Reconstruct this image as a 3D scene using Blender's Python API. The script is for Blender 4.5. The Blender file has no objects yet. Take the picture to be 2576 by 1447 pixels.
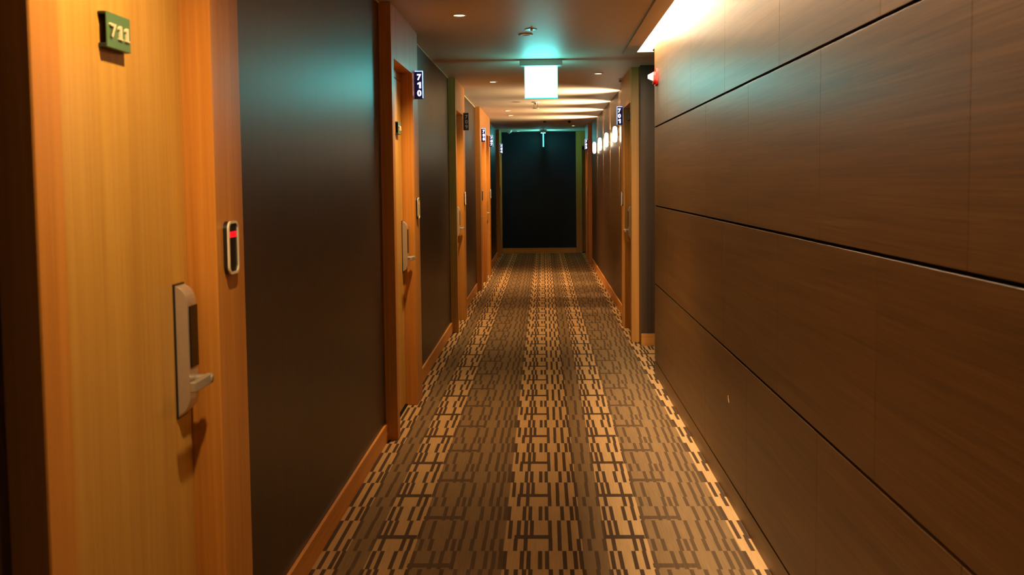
import bpy, bmesh, math, random
from mathutils import Vector, Matrix
random.seed(4)
S = bpy.context.scene
COL = S.collection
CEIL = 2.545
XWL, XFL, XDL = .935, .865, .945      # left wall, frame front, door leaf (distance from axis)
XWR, XFR, XDR = .885, .815, .895
XP = .86                              # face of the panelled wall

# ------------------------------------------------------------------ materials
def new_mat(name):
    m = bpy.data.materials.new(name); m.use_nodes = True
    nt = m.node_tree
    return m, nt, nt.nodes['Principled BSDF']

def plain(name, col, rough=.5, metal=0., spec=.5, bump=0.):
    m, nt, b = new_mat(name)
    n = nt.nodes.new('ShaderNodeTexNoise'); n.inputs['Scale'].default_value = 60; n.inputs['Detail'].default_value = 3
    tc = nt.nodes.new('ShaderNodeTexCoord'); nt.links.new(tc.outputs['Object'], n.inputs['Vector'])
    mx = nt.nodes.new('ShaderNodeMixRGB'); mx.blend_type = 'MULTIPLY'; mx.inputs[0].default_value = .12
    mx.inputs[1].default_value = (*col, 1); nt.links.new(n.outputs['Fac'], mx.inputs[2])
    nt.links.new(mx.outputs[0], b.inputs['Base Color'])
    b.inputs['Roughness'].default_value = rough; b.inputs['Metallic'].default_value = metal
    b.inputs['Specular IOR Level'].default_value = spec
    return m

def glow(name, col, strength):
    m, nt, b = new_mat(name)
    b.inputs['Base Color'].default_value = (*[min(1, c) for c in col], 1)
    b.inputs['Emission Color'].default_value = (*col, 1)
    b.inputs['Emission Strength'].default_value = strength
    return m

def wood(name, dark, light, axis='Z', rough=.4, spec=.5, fine=90., stretch=1.2, coat=0., aniso=0.):
    """straight-grained veneer; axis = direction the grain runs in"""
    m, nt, b = new_mat(name)
    tc = nt.nodes.new('ShaderNodeTexCoord')
    def noise(sc_across, sc_along, detail, rot=0):
        mp = nt.nodes.new('ShaderNodeMapping')
        s = [sc_across] * 3; s['XYZ'.index(axis)] = sc_along
        mp.inputs['Scale'].default_value = s
        nt.links.new(tc.outputs['Object'], mp.inputs['Vector'])
        n = nt.nodes.new('ShaderNodeTexNoise'); n.inputs['Scale'].default_value = 1; n.inputs['Detail'].default_value = detail
        nt.links.new(mp.outputs[0], n.inputs['Vector']); return n
    a = noise(fine, stretch, 4); c = noise(fine * .18, stretch * .35, 2)
    mix = nt.nodes.new('ShaderNodeMath'); mix.operation = 'MULTIPLY_ADD'
    nt.links.new(a.outputs['Fac'], mix.inputs[0]); mix.inputs[1].default_value = .55
    mm = nt.nodes.new('ShaderNodeMath'); mm.operation = 'MULTIPLY'; mm.inputs[1].default_value = .45
    nt.links.new(c.outputs['Fac'], mm.inputs[0]); nt.links.new(mm.outputs[0], mix.inputs[2])
    r = nt.nodes.new('ShaderNodeValToRGB')
    r.color_ramp.elements[0].position = .33; r.color_ramp.elements[0].color = (*dark, 1)
    r.color_ramp.elements[1].position = .67; r.color_ramp.elements[1].color = (*light, 1)
    nt.links.new(mix.outputs[0], r.inputs[0]); nt.links.new(r.outputs[0], b.inputs['Base Color'])
    b.inputs['Roughness'].default_value = rough; b.inputs['Specular IOR Level'].default_value = spec
    bp = nt.nodes.new('ShaderNodeBump'); bp.inputs['Strength'].default_value = .08; bp.inputs['Distance'].default_value = .002
    nt.links.new(a.outputs['Fac'], bp.inputs['Height']); nt.links.new(bp.outputs[0], b.inputs['Normal'])
    return m

M = {}
M['oak'] = wood('honey_oak', (.40, .145, .020), (.57, .235, .038), 'Z', .42, .4, 70)
M['oak_door'] = wood('honey_oak_door', (.42, .205, .034), (.56, .305, .060), 'Z', .42, .4, 55)
M['oak_base'] = wood('honey_oak_skirting', (.58, .215, .035), (.78, .31, .06), 'Y', .42, .4, 90)
M['oak_base_x'] = wood('honey_oak_skirting_cross', (.52, .19, .03), (.70, .28, .055), 'X', .42, .4, 90)
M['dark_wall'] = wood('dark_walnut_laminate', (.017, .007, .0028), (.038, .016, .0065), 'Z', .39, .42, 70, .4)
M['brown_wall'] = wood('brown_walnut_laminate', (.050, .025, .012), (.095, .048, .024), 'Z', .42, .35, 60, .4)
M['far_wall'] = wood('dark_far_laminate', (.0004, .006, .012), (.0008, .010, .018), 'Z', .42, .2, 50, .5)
for i, k in enumerate((1., .93, 1.06)):
    M['panel%d' % i] = wood('walnut_panel_%s' % 'abc'[i], (.100 * k, .044 * k, .0095 * k), (.205 * k, .094 * k, .023 * k), 'Y', .38, .34, 170, 2.0)
M['ceil'] = plain('ceiling_paint', (.66, .54, .42), .52, 0, .4)
M['cove_paint'] = plain('cove_paint', (.85, .8, .7), .7)
M['gap'] = plain('shadow_gap_black', (.006, .004, .003), .9, 0, .1)
M['trim'] = plain('grey_green_trim', (.10, .11, .09), .4, .3)
M['bead'] = plain('cream_bead', (.75, .62, .42), .5)
M['black'] = plain('black_plastic', (.012, .011, .010), .35)
M['blackgloss'] = plain('black_gloss', (.006, .005, .004), .22, 0, .12)
M['silver'] = plain('satin_nickel', (.64, .57, .48), .33, .7)
M['bezel'] = plain('champagne_bezel', (.88, .76, .56), .35, .2)
M['green'] = plain('deep_green_enamel', (.075, .16, .060), .4)
M['greendark'] = plain('dark_green_edge', (.004, .016, .014), .4)
M['gilt'] = plain('cream_gilt', (.95, .74, .48), .3, .25)
M['navy'] = glow('navy_backlit_face', (.010, .006, .05), .55)
M['navy'].node_tree.nodes['Principled BSDF'].inputs['Base Color'].default_value = (.008, .006, .02, 1)
M['navy'].node_tree.nodes['Principled BSDF'].inputs['Specular IOR Level'].default_value = .15
M['digit_lit'] = glow('lit_digit', (.80, .84, 1.), 4.5)
M['edge_lit'] = glow('lit_acrylic_edge', (.42, .62, 1.), 1.3)
M['sign_off'] = plain('unlit_sign_black', (.008, .007, .010), .3)
M['digit_off'] = plain('unlit_digit', (.55, .52, .50), .5)
M['edge_off'] = plain('unlit_acrylic_edge', (.05, .045, .04), .3)
M['exit'] = glow('exit_panel_glow', (.16, 1., .96), 17.0)
M['exit_edge'] = glow('exit_panel_edge', (.04, .72, .70), 1.0)
M['exit_far'] = glow('far_exit_panel_glow', (.16, 1., .98), 30.)
M['exit_edge_far'] = glow('far_exit_panel_edge', (.10, .72, .74), 2.0)
M['exit_box'] = plain('exit_housing_white', (.55, .60, .58), .45)
M['lamp'] = glow('downlight_lens', (1., .80, .50), 9.)
M['ring'] = plain('white_trim_ring', (.80, .72, .60), .4)
M['sconce'] = glow('sconce_glass', (1., .78, .50), 18.)
M['bronze'] = plain('bronze_backplate', (.20, .13, .07), .4, .7)
M['cove'] = glow('cove_tube', (1., .80, .52), 580.)
M['white'] = plain('white_plastic', (.72, .70, .66), .45)
M['grille'] = plain('dark_grille', (.05, .05, .05), .6)
M['brass'] = plain('sprinkler_brass', (.35, .28, .2), .35, .8)
M['red'] = plain('red_gloss_plastic', (.40, .008, .006), .25)
M['lens'] = plain('clear_white_lens', (.85, .80, .76), .12)
M['led_red'] = glow('red_led', (1., .0, .012), 1.05)
M['led_dim'] = glow('dim_red_led', (.5, .03, .0), .6)
M['led_blue'] = glow('blue_led', (.10, .15, 1.), 1.2)
M['chip'] = plain('bare_wood_chip', (.75, .38, .12), .6)
M['closer'] = plain('closer_dark_metal', (.010, .016, .014), .65, 0, .15)

def carpet_mat():
    m, nt, b = new_mat('patterned_loop_carpet')
    at = nt.nodes.new('ShaderNodeAttribute'); at.attribute_name = 'pattern'
    tc = nt.nodes.new('ShaderNodeTexCoord')
    n = nt.nodes.new('ShaderNodeTexNoise'); n.inputs['Scale'].default_value = 420; n.inputs['Detail'].default_value = 2
    nt.links.new(tc.outputs['Object'], n.inputs['Vector'])
    mp = nt.nodes.new('ShaderNodeMapping'); mp.inputs['Scale'].default_value = (1, .02, 1)
    w = nt.nodes.new('ShaderNodeTexNoise'); w.inputs['Scale'].default_value = 260; w.inputs['Detail'].default_value = 1
    nt.links.new(tc.outputs['Object'], mp.inputs['Vector']); nt.links.new(mp.outputs[0], w.inputs['Vector'])
    ad = nt.nodes.new('ShaderNodeMath'); ad.operation = 'ADD'
    nt.links.new(n.outputs['Fac'], ad.inputs[0]); nt.links.new(w.outputs['Fac'], ad.inputs[1])
    mr = nt.nodes.new('ShaderNodeMapRange'); mr.inputs[1].default_value = .6; mr.inputs[2].default_value = 1.4
    mr.inputs[3].default_value = .78; mr.inputs[4].default_value = 1.18
    nt.links.new(ad.outputs[0], mr.inputs[0])
    mx = nt.nodes.new('ShaderNodeMixRGB'); mx.blend_type = 'MULTIPLY'; mx.inputs[0].default_value = 1
    nt.links.new(at.outputs['Color'], mx.inputs[1]); nt.links.new(mr.outputs[0], mx.inputs[2])
    nt.links.new(mx.outputs[0], b.inputs['Base Color'])
    b.inputs['Roughness'].default_value = .95; b.inputs['Specular IOR Level'].default_value = .08
    bp = nt.nodes.new('ShaderNodeBump'); bp.inputs['Strength'].default_value = .35; bp.inputs['Distance'].default_value = .003
    nt.links.new(n.outputs['Fac'], bp.inputs['Height']); nt.links.new(bp.outputs[0], b.inputs['Normal'])
    return m
M['carpet'] = carpet_mat()

# ------------------------------------------------------------------ mesh helpers (world coordinates)
ORG = {}
class MB:
    def __init__(s): s.bm = bmesh.new(); s.mi = 0
    def box(s, x0, x1, y0, y1, z0, z1, bev=0., seg=1):
        x0, x1 = min(x0, x1), max(x0, x1); y0, y1 = min(y0, y1), max(y0, y1); z0, z1 = min(z0, z1), max(z0, z1)
        vs = [s.bm.verts.new(p) for p in ((x0,y0,z0),(x1,y0,z0),(x1,y1,z0),(x0,y1,z0),(x0,y0,z1),(x1,y0,z1),(x1,y1,z1),(x0,y1,z1))]
        fs = [s.bm.faces.new([vs[i] for i in f]) for f in ((3,2,1,0),(4,5,6,7),(0,1,5,4),(1,2,6,5),(2,3,7,6),(3,0,4,7))]
        for f in fs: f.material_index = s.mi
        if bev:
            es = {e for f in fs for e in f.edges}
            r = bmesh.ops.bevel(s.bm, geom=list(es), offset=bev, segments=seg, affect='EDGES', profile=.5)
            for f in r['faces']: f.material_index = s.mi
        return s
    def prism(s, pts, axis, a, b):
        """polygon pts (u,v) extruded along axis between a and b; uv are the other two axes in xyz order"""
        def P(u, v, w):
            return {'X': (w, u, v), 'Y': (u, w, v), 'Z': (u, v, w)}[axis]
        A = [s.bm.verts.new(P(u, v, a)) for u, v in pts]; B = [s.bm.verts.new(P(u, v, b)) for u, v in pts]
        n = len(pts); fs = [s.bm.faces.new(A[::-1]), s.bm.faces.new(B)]
        for i in range(n): fs.append(s.bm.faces.new((A[i], A[(i+1) % n], B[(i+1) % n], B[i])))
        for f in fs: f.material_index = s.mi
        return s
    def ringprism(s, outer, inner, axis, a, b):
        def P(u, v, w):
            return {'X': (w, u, v), 'Y': (u, w, v), 'Z': (u, v, w)}[axis]
        n = len(outer); L = [[s.bm.verts.new(P(u, v, w)) for u, v in q] for q in (outer, inner) for w in (a, b)]
        oa, ob, ia, ib = L
        for i in range(n):
            j = (i + 1) % n
            for q in ((oa[i], oa[j], ob[j], ob[i]), (ia[j], ia[i], ib[i], ib[j]), (ob[i], ob[j], ib[j], ib[i]), (oa[j], oa[i], ia[i], ia[j])):
                s.bm.faces.new(q).material_index = s.mi
        return s
    def lathe(s, cx, cy, cz, prof, n=28, axis='Z', smooth=True):
        """prof: list of (r, h) revolved about axis through the centre"""
        rings = []
        for r, h in prof:
            ring = []
            for i in range(n if r > 1e-6 else 1):
                t = 2 * math.pi * i / n; a, b = r * math.cos(t), r * math.sin(t)
                p = {'Z': (cx + a, cy + b, cz + h), 'X': (cx + h, cy + a, cz + b), 'Y': (cx + a, cy + h, cz + b)}[axis]
                ring.append(s.bm.verts.new(p))
            rings.append(ring)
        for A, B in zip(rings, rings[1:]):
            for i in range(n):
                j = (i + 1) % n
                if len(A) == 1 and len(B) == 1: break
                if len(A) == 1: f = (A[0], B[i], B[j])
                elif len(B) == 1: f = (A[i], A[j], B[0])
                else: f = (A[i], A[j], B[j], B[i])
                fc = s.bm.faces.new(f); fc.material_index = s.mi; fc.smooth = smooth
        return s
    def build(s, name, mats, parent=None, smooth=False):
        bmesh.ops.recalc_face_normals(s.bm, faces=s.bm.faces[:])
        me = bpy.data.meshes.new(name)
        o = bpy.data.objects.new(name, me); COL.objects.link(o)
        base = Vector((0, 0, 0))
        if parent is not None:
            base = ORG[parent.name]; o.parent = parent
            bmesh.ops.translate(s.bm, vec=-base, verts=s.bm.verts[:])
            ORG[o.name] = base
        else:
            xs = [v.co for v in s.bm.verts]
            base = Vector(((min(v.x for v in xs) + max(v.x for v in xs)) / 2, (min(v.y for v in xs) + max(v.y for v in xs)) / 2, min(v.z for v in xs)))
            bmesh.ops.translate(s.bm, vec=-base, verts=s.bm.verts[:]); o.location = base
            ORG[o.name] = base
        s.bm.to_mesh(me); s.bm.free()
        for m in (mats if isinstance(mats, (list, tuple)) else [mats]): me.materials.append(m)
        if smooth:
            for p in me.polygons: p.use_smooth = True
        return o

def tag(o, label, cat, group=None, kind=None):
    o['label'] = label; o['category'] = cat
    if group: o['group'] = group
    if kind: o['kind'] = kind
    return o

def thing(name, loc, label, cat, group=None, kind=None):
    o = bpy.data.objects.new(name, None); COL.objects.link(o); o.location = loc
    o.empty_display_size = .05; ORG[o.name] = Vector(loc)
    return tag(o, label, cat, group, kind)

def rrect(u0, u1, v0, v1, r, n=6):
    pts = []
    for cx, cy, a0 in ((u1 - r, v1 - r, 0), (u0 + r, v1 - r, 90), (u0 + r, v0 + r, 180), (u1 - r, v0 + r, 270)):
        for k in range(n + 1):
            a = math.radians(a0 + 90 * k / n); pts.append((cx + r * math.cos(a), cy + r * math.sin(a)))
    return pts

def glyph(ch, w, h, depth, bold=0., slab=False):
    """solid digit centred on the origin in its own XY plane, fitted to w x h"""
    if ch == '1':
        if slab: q = [(-.30, 0), (.30, 0), (.30, .10), (.13, .10), (.13, 1), (-.06, 1), (-.32, .84), (-.32, .70), (-.12, .76), (-.12, .10), (-.30, .10)]
        else: q = [(.30, 0), (.30, 1), (.06, 1), (-.30, .82), (-.30, .60), (.0, .70), (.0, 0)]
        b = MB().prism([(u * w / .62, (v - .5) * h) for u, v in q], 'Z', -depth / 2, depth / 2)
        bmesh.ops.recalc_face_normals(b.bm, faces=b.bm.faces[:])
        me = bpy.data.meshes.new('digit'); b.bm.to_mesh(me); b.bm.free(); return me
    cu = bpy.data.curves.new('glyph', 'FONT'); cu.body = ch; cu.size = 1; cu.offset = bold; cu.extrude = .1; cu.resolution_u = 6
    ob = bpy.data.objects.new('glyph', cu); COL.objects.link(ob)
    bpy.context.view_layer.update()
    me = bpy.data.meshes.new_from_object(ob.evaluated_get(bpy.context.evaluated_depsgraph_get()))
    bpy.data.objects.remove(ob); bpy.data.curves.remove(cu)
    xs = [v.co.x for v in me.vertices]; ys = [v.co.y for v in me.vertices]
    cx, cy = (min(xs) + max(xs)) / 2, (min(ys) + max(ys)) / 2
    sx = w / (max(xs) - min(xs)); sy = h / (max(ys) - min(ys))
    for v in me.vertices: v.co = Vector(((v.co.x - cx) * sx, (v.co.y - cy) * sy, v.co.z * depth / .2))
    return me

def put_glyph(ch, w, h, depth, bold, mat, pos, facing, parent, name='digit', slab=False):
    me = glyph(ch, w, h, depth, bold, slab); me.name = name; me.materials.clear(); me.materials.append(mat)
    if facing == '-Y': R = Matrix(((1, 0, 0), (0, 0, -1), (0, 1, 0)))          # x->X, y->Z, z->-Y
    elif facing == '+X': R = Matrix(((0, 0, 1), (1, 0, 0), (0, 1, 0)))         # x->Y, y->Z, z->+X
    base = ORG[parent.name]
    for v in me.vertices: v.co = R @ v.co + Vector(pos) - base
    o = bpy.data.objects.new(name, me); COL.objects.link(o); o.parent = parent
    return o

# ------------------------------------------------------------------ floor: carpet pattern laid as tinted cells
L_, D_ = (.41, .232, .096), (.180, .102, .044)        # pale and brown ground
LD, DD = (.060, .031, .016), (.078, .043, .020)      # strokes on each
PW, PH, PY0 = .97, .6045, 4.475
ZB = [-.175, .15, .251, .425, .795]                   # pale, brown, pale, brown
CW = .0085
rowA = [-.128, -.086, .018, .056, .100, .136, .181, .244, .282, .370, .401, .447, .488, .555, .583, .611, .660, .711, .745, .782]
rowB = [-.167, -.098, -.071, -.025, .003, .074, .117, .141, .205, .266, .299, .355, .398, .433, .510, .547, .596, .678, .727, .759, .786]
rowC = [-.155, -.119, -.087, -.062, .017, .057, .100, .148, .201, .251, .279, .306, .370, .428, .476, .562, .616, .667, .713, .753]
ROWS = [(.025, .222, rowC, []), (.222, .240, rowB, []), (.240, .288, rowB, [(.420, .600)]), (.288, .430, rowB, []), (.430, .5795, rowA, []),
        (.5795, .6295, rowC, [(-.135, .022), (.243, .418)])]

def cells(xs, bars):
    """coloured intervals over one repeat"""
    cuts = {ZB[0], ZB[0] + PW, *ZB}
    st = [(x - CW, x + CW) for x in xs] + bars
    for a, b in st: cuts.add(max(a, ZB[0])); cuts.add(min(b, ZB[0] + PW))
    cuts = sorted(cuts); out = []
    for a, b in zip(cuts, cuts[1:]):
        if b - a < 1e-5: continue
        m = (a + b) / 2
        z = sum(m > e for e in ZB[1:4]); pale = z in (0, 2)
        on = any(p < m < q for p, q in st)
        col = (LD if pale else DD) if on else (L_ if pale else D_)
        if out and out[-1][2] == col: out[-1] = (out[-1][0], b, col)
        else: out.append((a, b, col))
    return out
ROWCELLS = [(v0, v1, cells(xs, bars)) for v0, v1, xs, bars in ROWS]

def floor():
    V, F, K = [], [], []
    def quad(x0, x1, y0, y1, c):
        i = len(V); V.extend([(x0, y0, 0), (x1, y0, 0), (x1, y1, 0), (x0, y1, 0)]); F.append((i, i+1, i+2, i+3)); K.append(c)
    def area(X0, X1, Y0, Y1):
        for ky in range(math.floor((Y0 - PY0) / PH) - 1, math.ceil((Y1 - PY0) / PH) + 1):
            for v0, v1, cs in ROWCELLS:
                y0, y1 = max(Y0, PY0 + ky * PH + v0), min(Y1, PY0 + ky * PH + v1)
                if y1 <= y0: continue
                for kx in range(-2, 4):
                    for a, b, c in cs:
                        x0, x1 = max(X0, a + kx * PW), min(X1, b + kx * PW)
                        if x1 > x0 + 1e-6: quad(x0, x1, y0, y1, c)
    area(-1.05, 1.05, -1.5, 22.9); area(1.05, 2.4, 8.3, 9.85)
    me = bpy.data.meshes.new('floor'); me.from_pydata(V, [], F)
    ca = me.color_attributes.new('pattern', 'FLOAT_COLOR', 'CORNER')
    for p, c in zip(me.polygons, K):
        for li in p.loop_indices: ca.data[li].color = (*c, 1)
    me.materials.append(M['carpet'])
    o = bpy.data.objects.new('floor', me); COL.objects.link(o)
    tag(o, 'brown and beige corridor carpet with woven dashes and bars', 'floor', kind='structure')
floor()

# ------------------------------------------------------------------ ceiling with the light slot along the panelled wall
SL0, SL1, SLE = .766, .93, 8.80
c = MB()
c.box(-1.1, .648, -1.5, 22.9, CEIL, CEIL + .03)
c.box(.648, 1.1, SLE, 22.9, CEIL, CEIL + .03)
c.box(1.1, 2.5, 8.25, 9.9, CEIL, CEIL + .03)
c.box(.656, SL0, -1.5, SLE, CEIL - .003, CEIL + .025)
c.mi = 1
c.box(.58, 1.0, -1.5, SLE + .02, 2.86, 2.88)                 # top of the slot
c.box(.56, .58, -1.5, SLE + .02, CEIL + .03, 2.88)           # back of the slot
c.box(.56, 1.0, SLE, SLE + .02, CEIL + .0301, 2.88)          # end of the slot
c.box(SL1 - .04, 1.0, -1.5, SLE, CEIL + .012, 2.87)          # wall above the panels
c.box(.56, 1.0, -1.52, -1.5, CEIL, 2.88)
tag(c.build('ceiling', [M['ceil'], M['cove_paint']]), 'flat painted ceiling with a recessed light slot beside the wood panelling', 'ceiling', kind='structure')
t = MB().box(.6475, .6565, -1.5, SLE, CEIL - .006, CEIL + .028)
tag(t.build('trim_1', M['trim']), 'thin dark metal trim line on the ceiling next to the light slot', 'trim', kind='structure')

# ------------------------------------------------------------------ walls
FR_L = [(1.81, 3.07), (6.20, 7.49), (10.70, 11.97), (14.87, 17.67), (21.39, 22.6)]
FR_R = [(9.985, 11.23), (19.54, 20.80)]
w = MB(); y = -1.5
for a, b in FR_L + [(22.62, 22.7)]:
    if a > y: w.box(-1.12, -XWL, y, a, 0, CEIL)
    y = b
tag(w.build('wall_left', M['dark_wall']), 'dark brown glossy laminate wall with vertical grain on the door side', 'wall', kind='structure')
w = MB(); y = 9.79
for a, b in FR_R + [(22.62, 22.7)]:
    if a > y: w.box(XWR, 1.05, y, a, 0, CEIL)
    y = b
w.box(1.05, 2.4, 9.79, 9.92, 0, CEIL)
tag(w.build('wall_niche', M['brown_wall']), 'dark brown laminate wall carrying the four glowing sconces', 'wall', kind='structure')
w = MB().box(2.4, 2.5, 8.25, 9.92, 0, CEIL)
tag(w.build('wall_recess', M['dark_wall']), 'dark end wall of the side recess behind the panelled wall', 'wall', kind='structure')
FY = 22.6
w = MB().box(-1.12, .69, FY, FY + .1, 0, CEIL)
tag(w.build('wall_far', M['far_wall']), 'blue black end wall of the corridor with a wooden skirting', 'wall', kind='structure')

# panelled wall: running-bond veneer panels with dark shadow gaps
PEND = 8.33
p = MB()
HG, VG = .0055, .0016
zs = [(0, .109), (.109, .711), (.711, 1.313), (1.313, 1.915), (1.915, CEIL + .008)]
first = [2.2, 2.2, 2.79, 2.2, 2.79]
for r, ((z0, z1), f0) in enumerate(zip(zs, first)):
    st = 1.175; k0 = math.ceil((-1.5 - f0) / st)
    ys = [-1.5] + [f0 + st * k for k in range(k0, 12) if -1.5 < f0 + st * k < PEND - .1] + [PEND]
    if r == 0: ys = [-1.5, PEND]
    for a, b in zip(ys, ys[1:]):
        p.mi = random.choice((0, 0, 1, 2))
        p.box(XP, XP + .018, a + VG, b - (VG if b < PEND else 0), z0 + (HG if r else 0), z1 - (HG if r < 4 else 0), .0003)
p.mi = 3
p.box(XP + .012, XP + .15, -1.5, PEND - .004, 0, CEIL)
wr = p.build('wall_right', [M['panel0'], M['panel1'], M['panel2'], M['gap']])
tag(wr, 'brown wood panelled wall of wide horizontal boards with black shadow gaps', 'wall', kind='structure')
ch = MB().prism([(4.985, .468), (5.025, .474), (5.012, .498)], 'X', XP - .0008, XP + .002)
ch.build('chip_mark', M['chip'], wr)['label'] = 'small pale chip in the veneer'

# skirting boards
n = 0
def skirting(x0, x1, y0, y1, label, mat='oak_base', name='baseboard_left'):
    global n
    tag(MB().box(x0, x1, y0, y1, 0, .109, .002).build(name, M[mat]), label, 'skirting board', kind='structure')
labs = ['before door 711', 'between doors 711 and 710', 'between doors 710 and 709', 'between doors 709 and 708', 'between doors 707 and 706']
y = -1.5
for (a, b), l in zip(FR_L, labs):
    skirting(-XWL, -XWL + .014, y, a - .001, 'orange oak skirting board ' + l); y = b + .001
skirting(XWR - .014, XWR, FR_R[0][1] + .001, FR_R[1][0] - .001, 'oak skirting board under the four wall sconces', name='baseboard_right')
skirting(XWR + .002, 2.4, 9.776, 9.79, 'orange oak skirting board on the short dark wall before door 701', 'oak_base_x', 'baseboard_niche')
skirting(-XWL + .0, .688, FY - .014, FY, 'oak skirting board along the dark end wall', 'oak_base_x', 'baseboard_far')
# thin pale bead along the top of the left wall
bm_ = MB(); y = -1.5
for a, b in FR_L:
    bm_.box(-XWL, -XWL + .008, y, a - .001, CEIL - .012, CEIL - .004); y = b + .001
tag(bm_.build('trim_2', M['bead']), 'thin pale bead where the dark door-side wall meets the ceiling', 'trim', kind='structure')

# ------------------------------------------------------------------ doors
HEAD = 2.235
def lock(parent, s, xd, ya, yb, hinge_dir):
    """long satin lock plate with keypad and lever; ya..yb its width, lever points along hinge_dir"""
    X = lambda d: s * (xd - d)
    prof = [(0, .915), (.006, .915)]
    for k in range(7):
        a = math.radians(-90 + 90 * k / 6); prof.append((.006 + .030 * math.cos(a), .972 + .050 * math.sin(a)))
    for k in range(7):
        a = math.radians(90 * k / 6); prof.append((.006 + .030 * math.cos(a), 1.205 + .046 * math.sin(a)))
    prof += [(.006, 1.253), (0, 1.253)]
    lb = MB().prism([(X(d), z) for d, z in prof], 'Y', ya, yb)
    es = [e for e in lb.bm.edges if abs(e.verts[0].co.y - e.verts[1].co.y) < 1e-6]
    bmesh.ops.bevel(lb.bm, geom=es, offset=.0018, segments=2, affect='EDGES', profile=.5)
    lk = lb.build('lock', M['silver'], parent)
    lk['label'] = 'satin nickel electronic lock'
    MB().box(X(0), X(.005), ya - .004, yb + .004, .910, 1.258, .001).build('lock_gasket', M['black'], lk)
    MB().box(X(.034), X(.0385), ya + .010, yb + .001, 1.040, 1.200, .001).build('keypad', M['blackgloss'], lk)['label'] = 'black keypad'
    yc = yb - .028 if hinge_dir < 0 else ya + .028
    MB().lathe(X(.03), yc, 1.008, [(0, 0), (.011, 0), (.011, -s * .052), (0, -s * .052)], 18, 'X').build('lever_post', M['silver'], lk)
    a, b = (yc - .128, yc + .012) if hinge_dir < 0 else (yc - .012, yc + .128)
    MB().box(X(.064), X(.080), a, b, .995, 1.021, .003, 2).build('lever_handle', M['silver'], lk)

def door(idx, s, xw, xf, xd, span, opens, numbers, label, locks, head=True, closer=False):
    y0, y1 = span
    root = thing('door_%d' % idx, (s * xf, (y0 + y1) / 2, 0), label, 'door', kind='structure')
    X = lambda d: s * d
    fr = MB(); ys = [y0] + [v for o in opens for v in o] + [y1]
    for a, b in zip(ys[::2], ys[1::2]):
        fr.box(X(xf), X(xf + .19), a, b, 0, CEIL - .001, .003)
    for a, b in opens:
        fr.box(X(xf), X(xf + .19), a - .004, b + .004, HEAD, CEIL - .001)
    fr.build('door_frame', M['oak'], root)
    for (a, b), (ly, hd) in zip(opens, locks):
        leaf = MB().box(X(xd), X(xd + .045), a + .003, b - .003, .014, 2.180, .0015).build('door_leaf', M['oak_door'], root)
        MB().box(X(xd + .003), X(xd + .045), a, b, 2.186, HEAD, .001).build('head_stop', M['oak_door'], root)
        MB().box(X(xd - .012), X(xd + .06), a, b, 0, .010, .001).build('threshold', M['gap'], root)
        MB().box(X(xd + .02), X(xd + .03), a, b, .010, .016).build('door_seal', M['gap'], leaf)
        if ly: lock(root, s, xd, ly[0], ly[1], hd)
        if closer:
            cy = a + .10
            cl = MB().box(X(xd), X(xd - .045), b - .34, b - .09, 2.105, 2.165, .006, 2).build('door_closer', M['closer'], root)
            MB().box(X(xd - .02), X(xd - .038), b - .30, b - .14, 2.168, 2.182, .002).build('closer_arm', M['closer'], cl)
    return root

door(1, -1, XWL, XFL, XDL, FR_L[0], [(1.92, 2.81)], ['711'], 'honey oak door 711 in a proud oak frame, nearest the viewer', [((2.695, 2.765), -1)])
door(2, -1, XWL, XFL, XDL, FR_L[1], [(6.30, 7.19)], ['710'], 'honey oak door 710 in a proud oak frame under the first lit blade sign', [((7.12, 7.19 - .012), -1)])
door(3, -1, XWL, XFL, XDL, FR_L[2], [(10.80, 11.69)], ['709'], 'oak door 709 in a proud frame beside the unlit black blade sign', [((11.61, 11.68), -1)])
door(4, -1, XWL, XFL, XDL, FR_L[3], [(15.25, 16.14), (16.45, 17.34)], ['708', '707'], 'pair of oak doors 708 and 707 sharing one wide frame', [((15.27, 15.34), 1), ((17.25, 17.32), -1)])
door(5, -1, XWL, XFL, XDL, FR_L[4], [(21.67, 22.5)], ['706'], 'oak door 706 next to the dark end wall', [((21.69, 21.76), 1)])
door(6, 1, XWR, XFR, XDR, FR_R[0], [(10.09, 10.95)], ['701'], 'oak door 701 with a dark closer, just past the wood panelling', [((10.86, 10.93), -1)], closer=True)
door(7, 1, XWR, XFR, XDR, FR_R[1], [(19.82, 20.70)], ['703'], 'oak door 703 beyond the four sconces', [((19.84, 19.91), 1)])
# door facing down the corridor in the end wall
d8 = thing('door_8', (.85, FY, 0), 'oak door with a dark closer in the end wall, facing down the corridor', 'door', kind='structure')
MB().box(.69, .818, FY - .02, FY + .12, 0, CEIL - .001, .003).box(.818, 1.7, FY - .02, FY + .12, 2.25, CEIL - .001, .003).build('door_frame', M['oak'], d8)
lf = MB().box(.822, 1.65, FY + .06, FY + .11, .014, 2.244, .002).build('door_leaf', M['oak_door'], d8)
MB().box(.818, 1.7, FY + .06, FY + .10, 0, .012).build('threshold', M['gap'], d8)
cl = MB().box(.835, 1.09, FY + .015, FY + .06, 2.17, 2.235, .006, 2).build('door_closer', M['closer'], d8)

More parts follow.
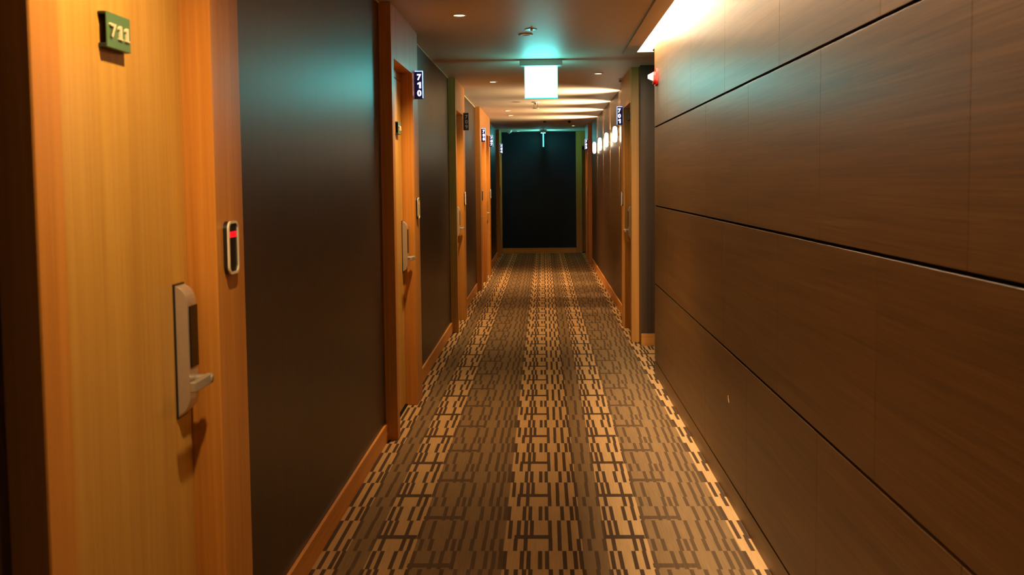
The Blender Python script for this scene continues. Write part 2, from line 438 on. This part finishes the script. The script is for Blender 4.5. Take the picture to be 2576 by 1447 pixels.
# ------------------------------------------------------------------ number plates on the doors
def number_plate(y0, y1, z0, z1, txt, label):
    x = -XDL
    t = thing('number_plate', (x, (y0 + y1) / 2, z0), label, 'number plate')
    xf = x + .021
    fp = MB().box(xf - .004, xf, y0, y1, z0, z1, .0015, 2).build('face_plate', M['green'], t)
    b = MB(); b.box(x, xf - .0042, y0, y1, z0, z0 + .009, .001); b.box(x, xf - .0042, y0, y1, z1 - .006, z1, .001)
    b.box(x, xf - .0042, y1 - .006, y1, z0 + .009, z1 - .006)
    b.build('mount_bracket', M['greendark'], t)
    w = (y1 - y0); cs = [.20, .52, .81]
    zc = (z0 + z1) / 2 - .001
    for ch, c in zip(txt, cs):
        put_glyph(ch, .030 if ch != '1' else .024, .030, .004, .028, M['gilt'], (xf + .002, y0 + w * c, zc), '+X', fp, slab=True)
number_plate(2.286, 2.414, 1.806, 1.882, '711', 'green number plate with raised cream 711 on the nearest oak door')
number_plate(6.895, 7.015, 1.822, 1.902, '710', 'small number plate reading 710 on the oak door under the first lit sign')

# ------------------------------------------------------------------ card readers on the frames
def reader(s, xf, yc, zc, label, led='led_dim', far=1):
    t = thing('card_reader', (s * xf, yc, zc - .0725), label, 'card reader', 'card readers on the door frames')
    X = lambda d: s * (xf - d)
    h, hw = .0725, .048
    MB().prism(rrect(yc - hw, yc + hw, zc - h, zc + h, .024), 'X', X(0), X(.011)).build('reader_body', M['black'], t)
    MB().ringprism(rrect(yc - hw, yc + hw, zc - h, zc + h, .024), rrect(yc - hw + .009, yc + hw - .009, zc - h + .0065, zc + h - .0065, .017), 'X', X(.0111), X(.016)).build('bezel', M['bezel'], t)['label'] = 'champagne metal bezel'
    sc = MB().prism(rrect(yc - hw + .0091, yc + hw - .0091, zc - h + .0066, zc + h - .0066, .017), 'X', X(.0111), X(.013)).build('screen', M['blackgloss'], t)
    MB().box(X(.0132), X(.0140), yc - hw + .018, yc + hw - .018, zc + .028, zc + .044, .0004).build('indicator_light', M[led], sc)
reader(-1, XFL, 2.918, 1.338, 'black card reader with a cream rim and bright red light beside the nearest door', 'led_red')
reader(-1, XFL, 7.325, 1.336, 'black card reader with a cream rim under the lit 710 sign')
reader(-1, XFL, 11.755, 1.332, 'slim card reader under the unlit 709 sign', 'led_blue')
reader(-1, XFL, 15.19, 1.320, 'slim card reader under the lit 708 sign')
reader(-1, XFL, 17.42, 1.318, 'slim card reader under the lit 707 sign')
reader(-1, XFL, 21.60, 1.320, 'card reader under the lit 706 sign near the end wall')
reader(1, XFR, 11.045, 1.322, 'dark card reader under the lit 701 sign')
reader(1, XFR, 19.72, 1.320, 'dark card reader under the lit 703 sign beyond the sconces')

# ------------------------------------------------------------------ blade signs with room numbers
def room_sign(s, xf, yc, txt, label, lit=True):
    z0, z1 = 2.076, 2.266
    t = thing('room_sign', (s * xf, yc, z0), label, 'room sign', 'room number blade signs')
    X = lambda d: s * (xf - d)
    f, e, g = (M['navy'], M['edge_lit'], M['digit_lit']) if lit else (M['sign_off'], M['edge_off'], M['digit_off'])
    MB().box(X(.002), X(.0575), yc - .012, yc + .012, z0 + .004, z1 - .001, .0015).build('acrylic_core', e, t)
    fp = MB().box(X(0), X(.053), yc - .017, yc - .0121, z0 + .004, z1 - .009, .001).build('front_plate', f, t)
    MB().box(X(0), X(.053), yc + .0121, yc + .017, z0 + .004, z1 - .009, .001).build('rear_plate', f, t)
    b = MB().box(X(0), X(.060), yc - .019, yc + .019, z0, z0 + .0038, .0008)
    b.box(X(0), X(.0018), yc - .018, yc + .018, z0 + .004, z1 - .001)
    b.build('end_cap', M['black'], t)
    for k, chh in enumerate(txt):
        zc = z1 - .045 - k * .0535
        put_glyph(chh, .024 if chh == '1' else .027, .041, .003, .030 if lit else .012, g, (X(.033), yc - .0186, zc), '-Y', fp)
room_sign(-1, XFL, 7.315, '710', 'lit navy blade sign with white digits 710')
room_sign(-1, XFL, 11.79, '709', 'unlit black blade sign with grey digits 709', False)
room_sign(-1, XFL, 15.20, '708', 'lit navy blade sign with white digits 708')
room_sign(-1, XFL, 17.445, '707', 'lit navy blade sign with white digits 707')
room_sign(-1, XFL, 21.59, '706', 'lit navy blade sign with white digits 706 by the dark end wall')
room_sign(1, XFR, 11.053, '701', 'lit navy blade sign with white digits 701 beside the sconces')
room_sign(1, XFR + .004, 19.60, '703', 'lit navy blade sign with white digits 703 past the sconces')

# ------------------------------------------------------------------ exit signs
def exit_sign(cx, cy, along, label, pm='exit', em='exit_edge'):
    t = thing('exit_sign', (cx, cy, 2.214), label, 'exit sign')
    def B(a0, a1, b0, b1, z0, z1, bev):
        return MB().box(cx + a0, cx + a1, cy + b0, cy + b1, z0, z1, bev) if along == 'X' else MB().box(cx + b0, cx + b1, cy + a0, cy + a1, z0, z1, bev)
    B(-.181, .181, -.050, .050, 2.489, CEIL - .001, .003).build('sign_housing', M['exit_box'], t)
    B(-.138, .138, -.011, .011, 2.222, 2.489, .001).build('light_panel', M[pm], t)['label'] = 'glowing white panel with a teal cast'
    f = MB()
    q = lambda a0, a1, z0, z1: f.box(*( (cx + a0, cx + a1, cy - .013, cy + .013) if along == 'X' else (cx - .013, cx + .013, cy + a0, cy + a1)), z0, z1)
    q(-.1425, -.1382, 2.2135, 2.489); q(.1382, .1425, 2.2135, 2.489); q(-.1382, .1382, 2.2135, 2.2218)
    f.build('panel_rim', M[em], t)
exit_sign(-.010, 9.241, 'X', 'bright exit sign glowing white and teal, hung square across the corridor')
exit_sign(.010, 21.90, 'Y', 'distant teal exit sign seen edge on before the dark end wall', 'exit_far', 'exit_edge_far')

# ------------------------------------------------------------------ ceiling fittings
def spot(name, loc, power, size, blend, col, radius=.03, rot=(0, 0, 0), scale=(1, 1, 1)):
    l = bpy.data.lights.new(name, 'SPOT'); l.energy = power; l.spot_size = math.radians(size); l.spot_blend = blend
    l.color = col; l.shadow_soft_size = radius
    o = bpy.data.objects.new(name, l); COL.objects.link(o); o.location = loc; o.rotation_euler = rot; o.scale = scale
    return o
WARM = (1., .69, .33)
DP = 190.
spot('downlight_lamp', (-.40, 2.05, CEIL - .02), 125, 128, .8, WARM, .03, (0, math.radians(20), 0))
for x, y, l in ((-.51, 6.72, 'recessed downlight over door 710, the nearest one in view'), (-.51, 11.18, 'recessed downlight over door 709'),
                (-.514, 15.73, 'nearer of two close recessed downlights over doors 708 and 707'), (-.505, 16.86, 'farther of two close recessed downlights over doors 708 and 707'),
                (-.509, 22.15, 'dim recessed downlight by the smoke detector at the end wall'), (.54, 10.46, 'recessed downlight over door 701'),
                (.571, 20.2, 'recessed downlight over door 703, before the far exit sign')):
    t = thing('downlight', (x, y, CEIL), l, 'downlight', 'recessed downlights')
    MB().lathe(x, y, CEIL, [(.034, -.0005), (.034, -.006), (.040, -.008), (.047, -.004), (.048, 0)]).build('trim_ring', M['ring'], t)
    MB().lathe(x, y, CEIL, [(.0335, -.001), (.0335, -.0045), (.02, -.0065), (0, -.007)]).build('lamp_lens', M['lamp'], t)
    spot('downlight_lamp', (x, y, CEIL - .02), (DP if x < 0 else 38) if y < 20 else (22 if y > 21 else 35), 108, .95, WARM)

t = thing('ceiling_speaker', (-.115, 7.645, CEIL), 'round white ring fitting on the ceiling before the bright exit sign', 'ceiling fitting')
MB().lathe(-.115, 7.645, CEIL, [(.026, -.001), (.026, -.004), (.030, -.008), (.046, -.008), (.051, -.004), (.052, 0)]).build('outer_ring', M['white'], t)
MB().lathe(-.115, 7.645, CEIL, [(.0255, -.0005), (.0255, -.003), (0, -.003)]).build('grille', M['grille'], t)
t = thing('ceiling_plate', (-.076, 7.40, CEIL), 'small diamond shaped plate on the ceiling beside the round ring', 'ceiling fitting')
MB().prism([(-.076, 7.33), (-.034, 7.40), (-.076, 7.47), (-.118, 7.40)], 'Z', CEIL - .004, CEIL + .001).build('cover_plate', M['bronze'], t)
MB().lathe(-.07, 7.375, CEIL, [(.008, -.004), (.008, -.014), (0, -.016)], 16).build('pin', M['white'], t)

def sprinkler(x, y, label, k=1.):
    t = thing('sprinkler', (x, y, CEIL), label, 'sprinkler')
    MB().lathe(x, y, CEIL, [(0, -.001), (.040 * k, -.001), (.040 * k, -.005), (.018 * k, -.012), (0, -.012)]).build('escutcheon', M['white'], t)
    b = MB().lathe(x, y, CEIL, [(.011 * k, -.012), (.011 * k, -.03), (.006 * k, -.034), (0, -.034)], 16)
    for a in (-1, 1): b.box(x + a * .016 * k - .003, x + a * .016 * k + .003, y - .003, y + .003, CEIL - .06 * k, CEIL - .012)
    b.build('sprinkler_frame', M['brass'], t)
    MB().lathe(x, y, CEIL, [(0, -.06 * k), (.03 * k, -.06 * k), (.034 * k, -.064 * k), (0, -.066 * k)], 18).build('deflector', M['brass'], t)
sprinkler(-.09, 14.1, 'pendent sprinkler just below the bright exit sign', 1.35)
sprinkler(.792, 11.07, 'tiny sprinkler on the ceiling edge above door 701', .5)
for x, y, l in ((.034, 18.52, 'small dark ceiling sensor in line with the far exit sign'), (.458, 18.61, 'small dark ceiling sensor near the downlight over door 703')):
    t = thing('ceiling_sensor', (x, y, CEIL), l, 'ceiling sensor')
    MB().box(x - .024, x + .024, y - .024, y + .024, CEIL - .03, CEIL, .004).build('sensor_body', M['closer'], t)
    MB().lathe(x, y, CEIL, [(.014, -.03), (.012, -.038), (0, -.042)], 16).build('sensor_eye', M['grille'], t)
t = thing('smoke_detector', (-.676, 21.75, CEIL), 'white dome smoke detector on the ceiling at the corridor end', 'smoke detector')
MB().lathe(-.676, 21.75, CEIL, [(0, -.0005), (.062, -.0005), (.062, -.014), (.05, -.02), (0, -.02)]).build('detector_base', M['white'], t)
MB().lathe(-.676, 21.75, CEIL, [(.048, -.0202), (.050, -.034), (.034, -.052), (.012, -.060), (.010, -.072), (0, -.074)]).build('detector_dome', M['white'], t)

# fire alarm strobe on the panelled wall
t = thing('fire_alarm_strobe', (XP, 8.13, 2.215), 'red fire alarm with a clear white strobe lens on the wood panelling', 'fire alarm')
MB().prism(rrect(8.06, 8.20, 2.214, 2.340, .035), 'X', XP, XP - .018).build('alarm_base', M['red'], t)
MB().prism(rrect(8.085, 8.175, 2.226, 2.318, .03), 'X', XP - .0181, XP - .034).build('alarm_housing', M['red'], t)
l = MB(); A = [(8.095, 2.248), (8.165, 2.248), (8.165, 2.312), (8.095, 2.312)]; B_ = [(8.118, 2.268), (8.142, 2.268), (8.142, 2.295), (8.118, 2.295)]
va = [l.bm.verts.new((XP - .0342, a, b)) for a, b in A]; vb = [l.bm.verts.new((XP - .072, a, b)) for a, b in B_]
l.bm.faces.new(vb); l.bm.faces.new(va[::-1])
for i in range(4): l.bm.faces.new((va[i], va[(i + 1) % 4], vb[(i + 1) % 4], vb[i]))
l.build('strobe_lens', M['lens'], t)

# ------------------------------------------------------------------ sconces
SC = [12.52, 14.20, 15.82, 17.52]
for y, l in zip(SC, ('glowing rounded glass sconce nearest the 701 sign', 'second glowing glass sconce from the 701 sign', 'third glowing glass sconce from the 701 sign', 'farthest glowing glass sconce from the 701 sign')):
    zc, hz, r = 2.045, .093, .0255
    t = thing('wall_sconce', (XWR, y, zc - hz), l, 'wall lamp', 'wall sconces beside door 701')
    MB().box(XWR - .006, XWR, y - .022, y + .022, zc - .07, zc + .07, .002).build('back_plate', M['bronze'], t)
    pr = [(0, -hz), (.012, -hz + .003), (.020, -hz + .011), (r, -hz + .028), (r + .002, 0), (r, hz - .028), (.020, hz - .011), (.012, hz - .003), (0, hz)]
    g = MB().lathe(XWR - .050, y, zc, pr, 24); g.build('glass_shade', M['sconce'], t)
    MB().box(XWR - .024, XWR - .0061, y - .008, y + .008, zc - .02, zc + .02).build('lamp_arm', M['bronze'], t)
    spot('sconce_uplight', (XWR - .050, y, zc + hz + .012), 230, 150, 1., (1., .74, .42), .02, (0, math.radians(118), 0), (1, .5, 1))
    spot('sconce_uplight', (XWR - .022, y, zc + hz + .012), 110, 90, .9, (1., .72, .40), .006, (math.pi, 0, 0), (1, .22, 1))
    spot('sconce_downlight', (XWR - .022, y, zc - hz - .012), 75, 90, .9, (1., .70, .38), .008, (0, 0, 0), (1, .22, 1))

# ------------------------------------------------------------------ cove light
t = thing('cove_light', (.785, 6.2, 2.66), 'warm strip light hidden in the ceiling slot over the wood panelling', 'strip light')
tube = MB().lathe(.785, 1.0, 2.66, [(0, 0), (.011, 0), (.011, 7.7), (0, 7.7)], 12, 'Y').build('light_tube', M['cove'], t)
MB().box(.76, .81, .98, 8.72, 2.675, 2.70, .003).build('lamp_batten', M['white'], t)

# ------------------------------------------------------------------ camera and world
f, u0, v0, W_, H_ = 2700., 1288., 646., 2576., 1447.
cam = bpy.data.cameras.new('camera'); co = bpy.data.objects.new('camera', cam); COL.objects.link(co); S.camera = co
cam.sensor_width = 36; cam.lens = f * 36 / W_; cam.shift_y = -(H_ / 2 - v0) / W_
cam.clip_start = .02
cam.dof.use_dof = True; cam.dof.focus_distance = 8.; cam.dof.aperture_fstop = 6.3
co.matrix_world = Matrix.Translation((0, 0, 1.51)) @ Matrix.Rotation(math.radians(1.70), 4, 'Z') @ Matrix.Rotation(math.radians(90 - 4.0), 4, 'X') @ Matrix.Rotation(math.radians(-.6), 4, 'Z')
wd = bpy.data.worlds.new('world'); S.world = wd; wd.use_nodes = True
wd.node_tree.nodes['Background'].inputs[0].default_value = (.060, .105, .085, 1); wd.node_tree.nodes['Background'].inputs[1].default_value = 1.  # greenish fill added through the open end behind the camera, lights near frame side
S.view_settings.view_transform = 'Standard'; S.view_settings.look = 'None'
S.view_settings.exposure = 0.; S.view_settings.gamma = 1.
S.cycles.use_denoising = True; S.cycles.max_bounces = 6; S.cycles.diffuse_bounces = 4; S.cycles.glossy_bounces = 3; S.cycles.sample_clamp_indirect = 4.
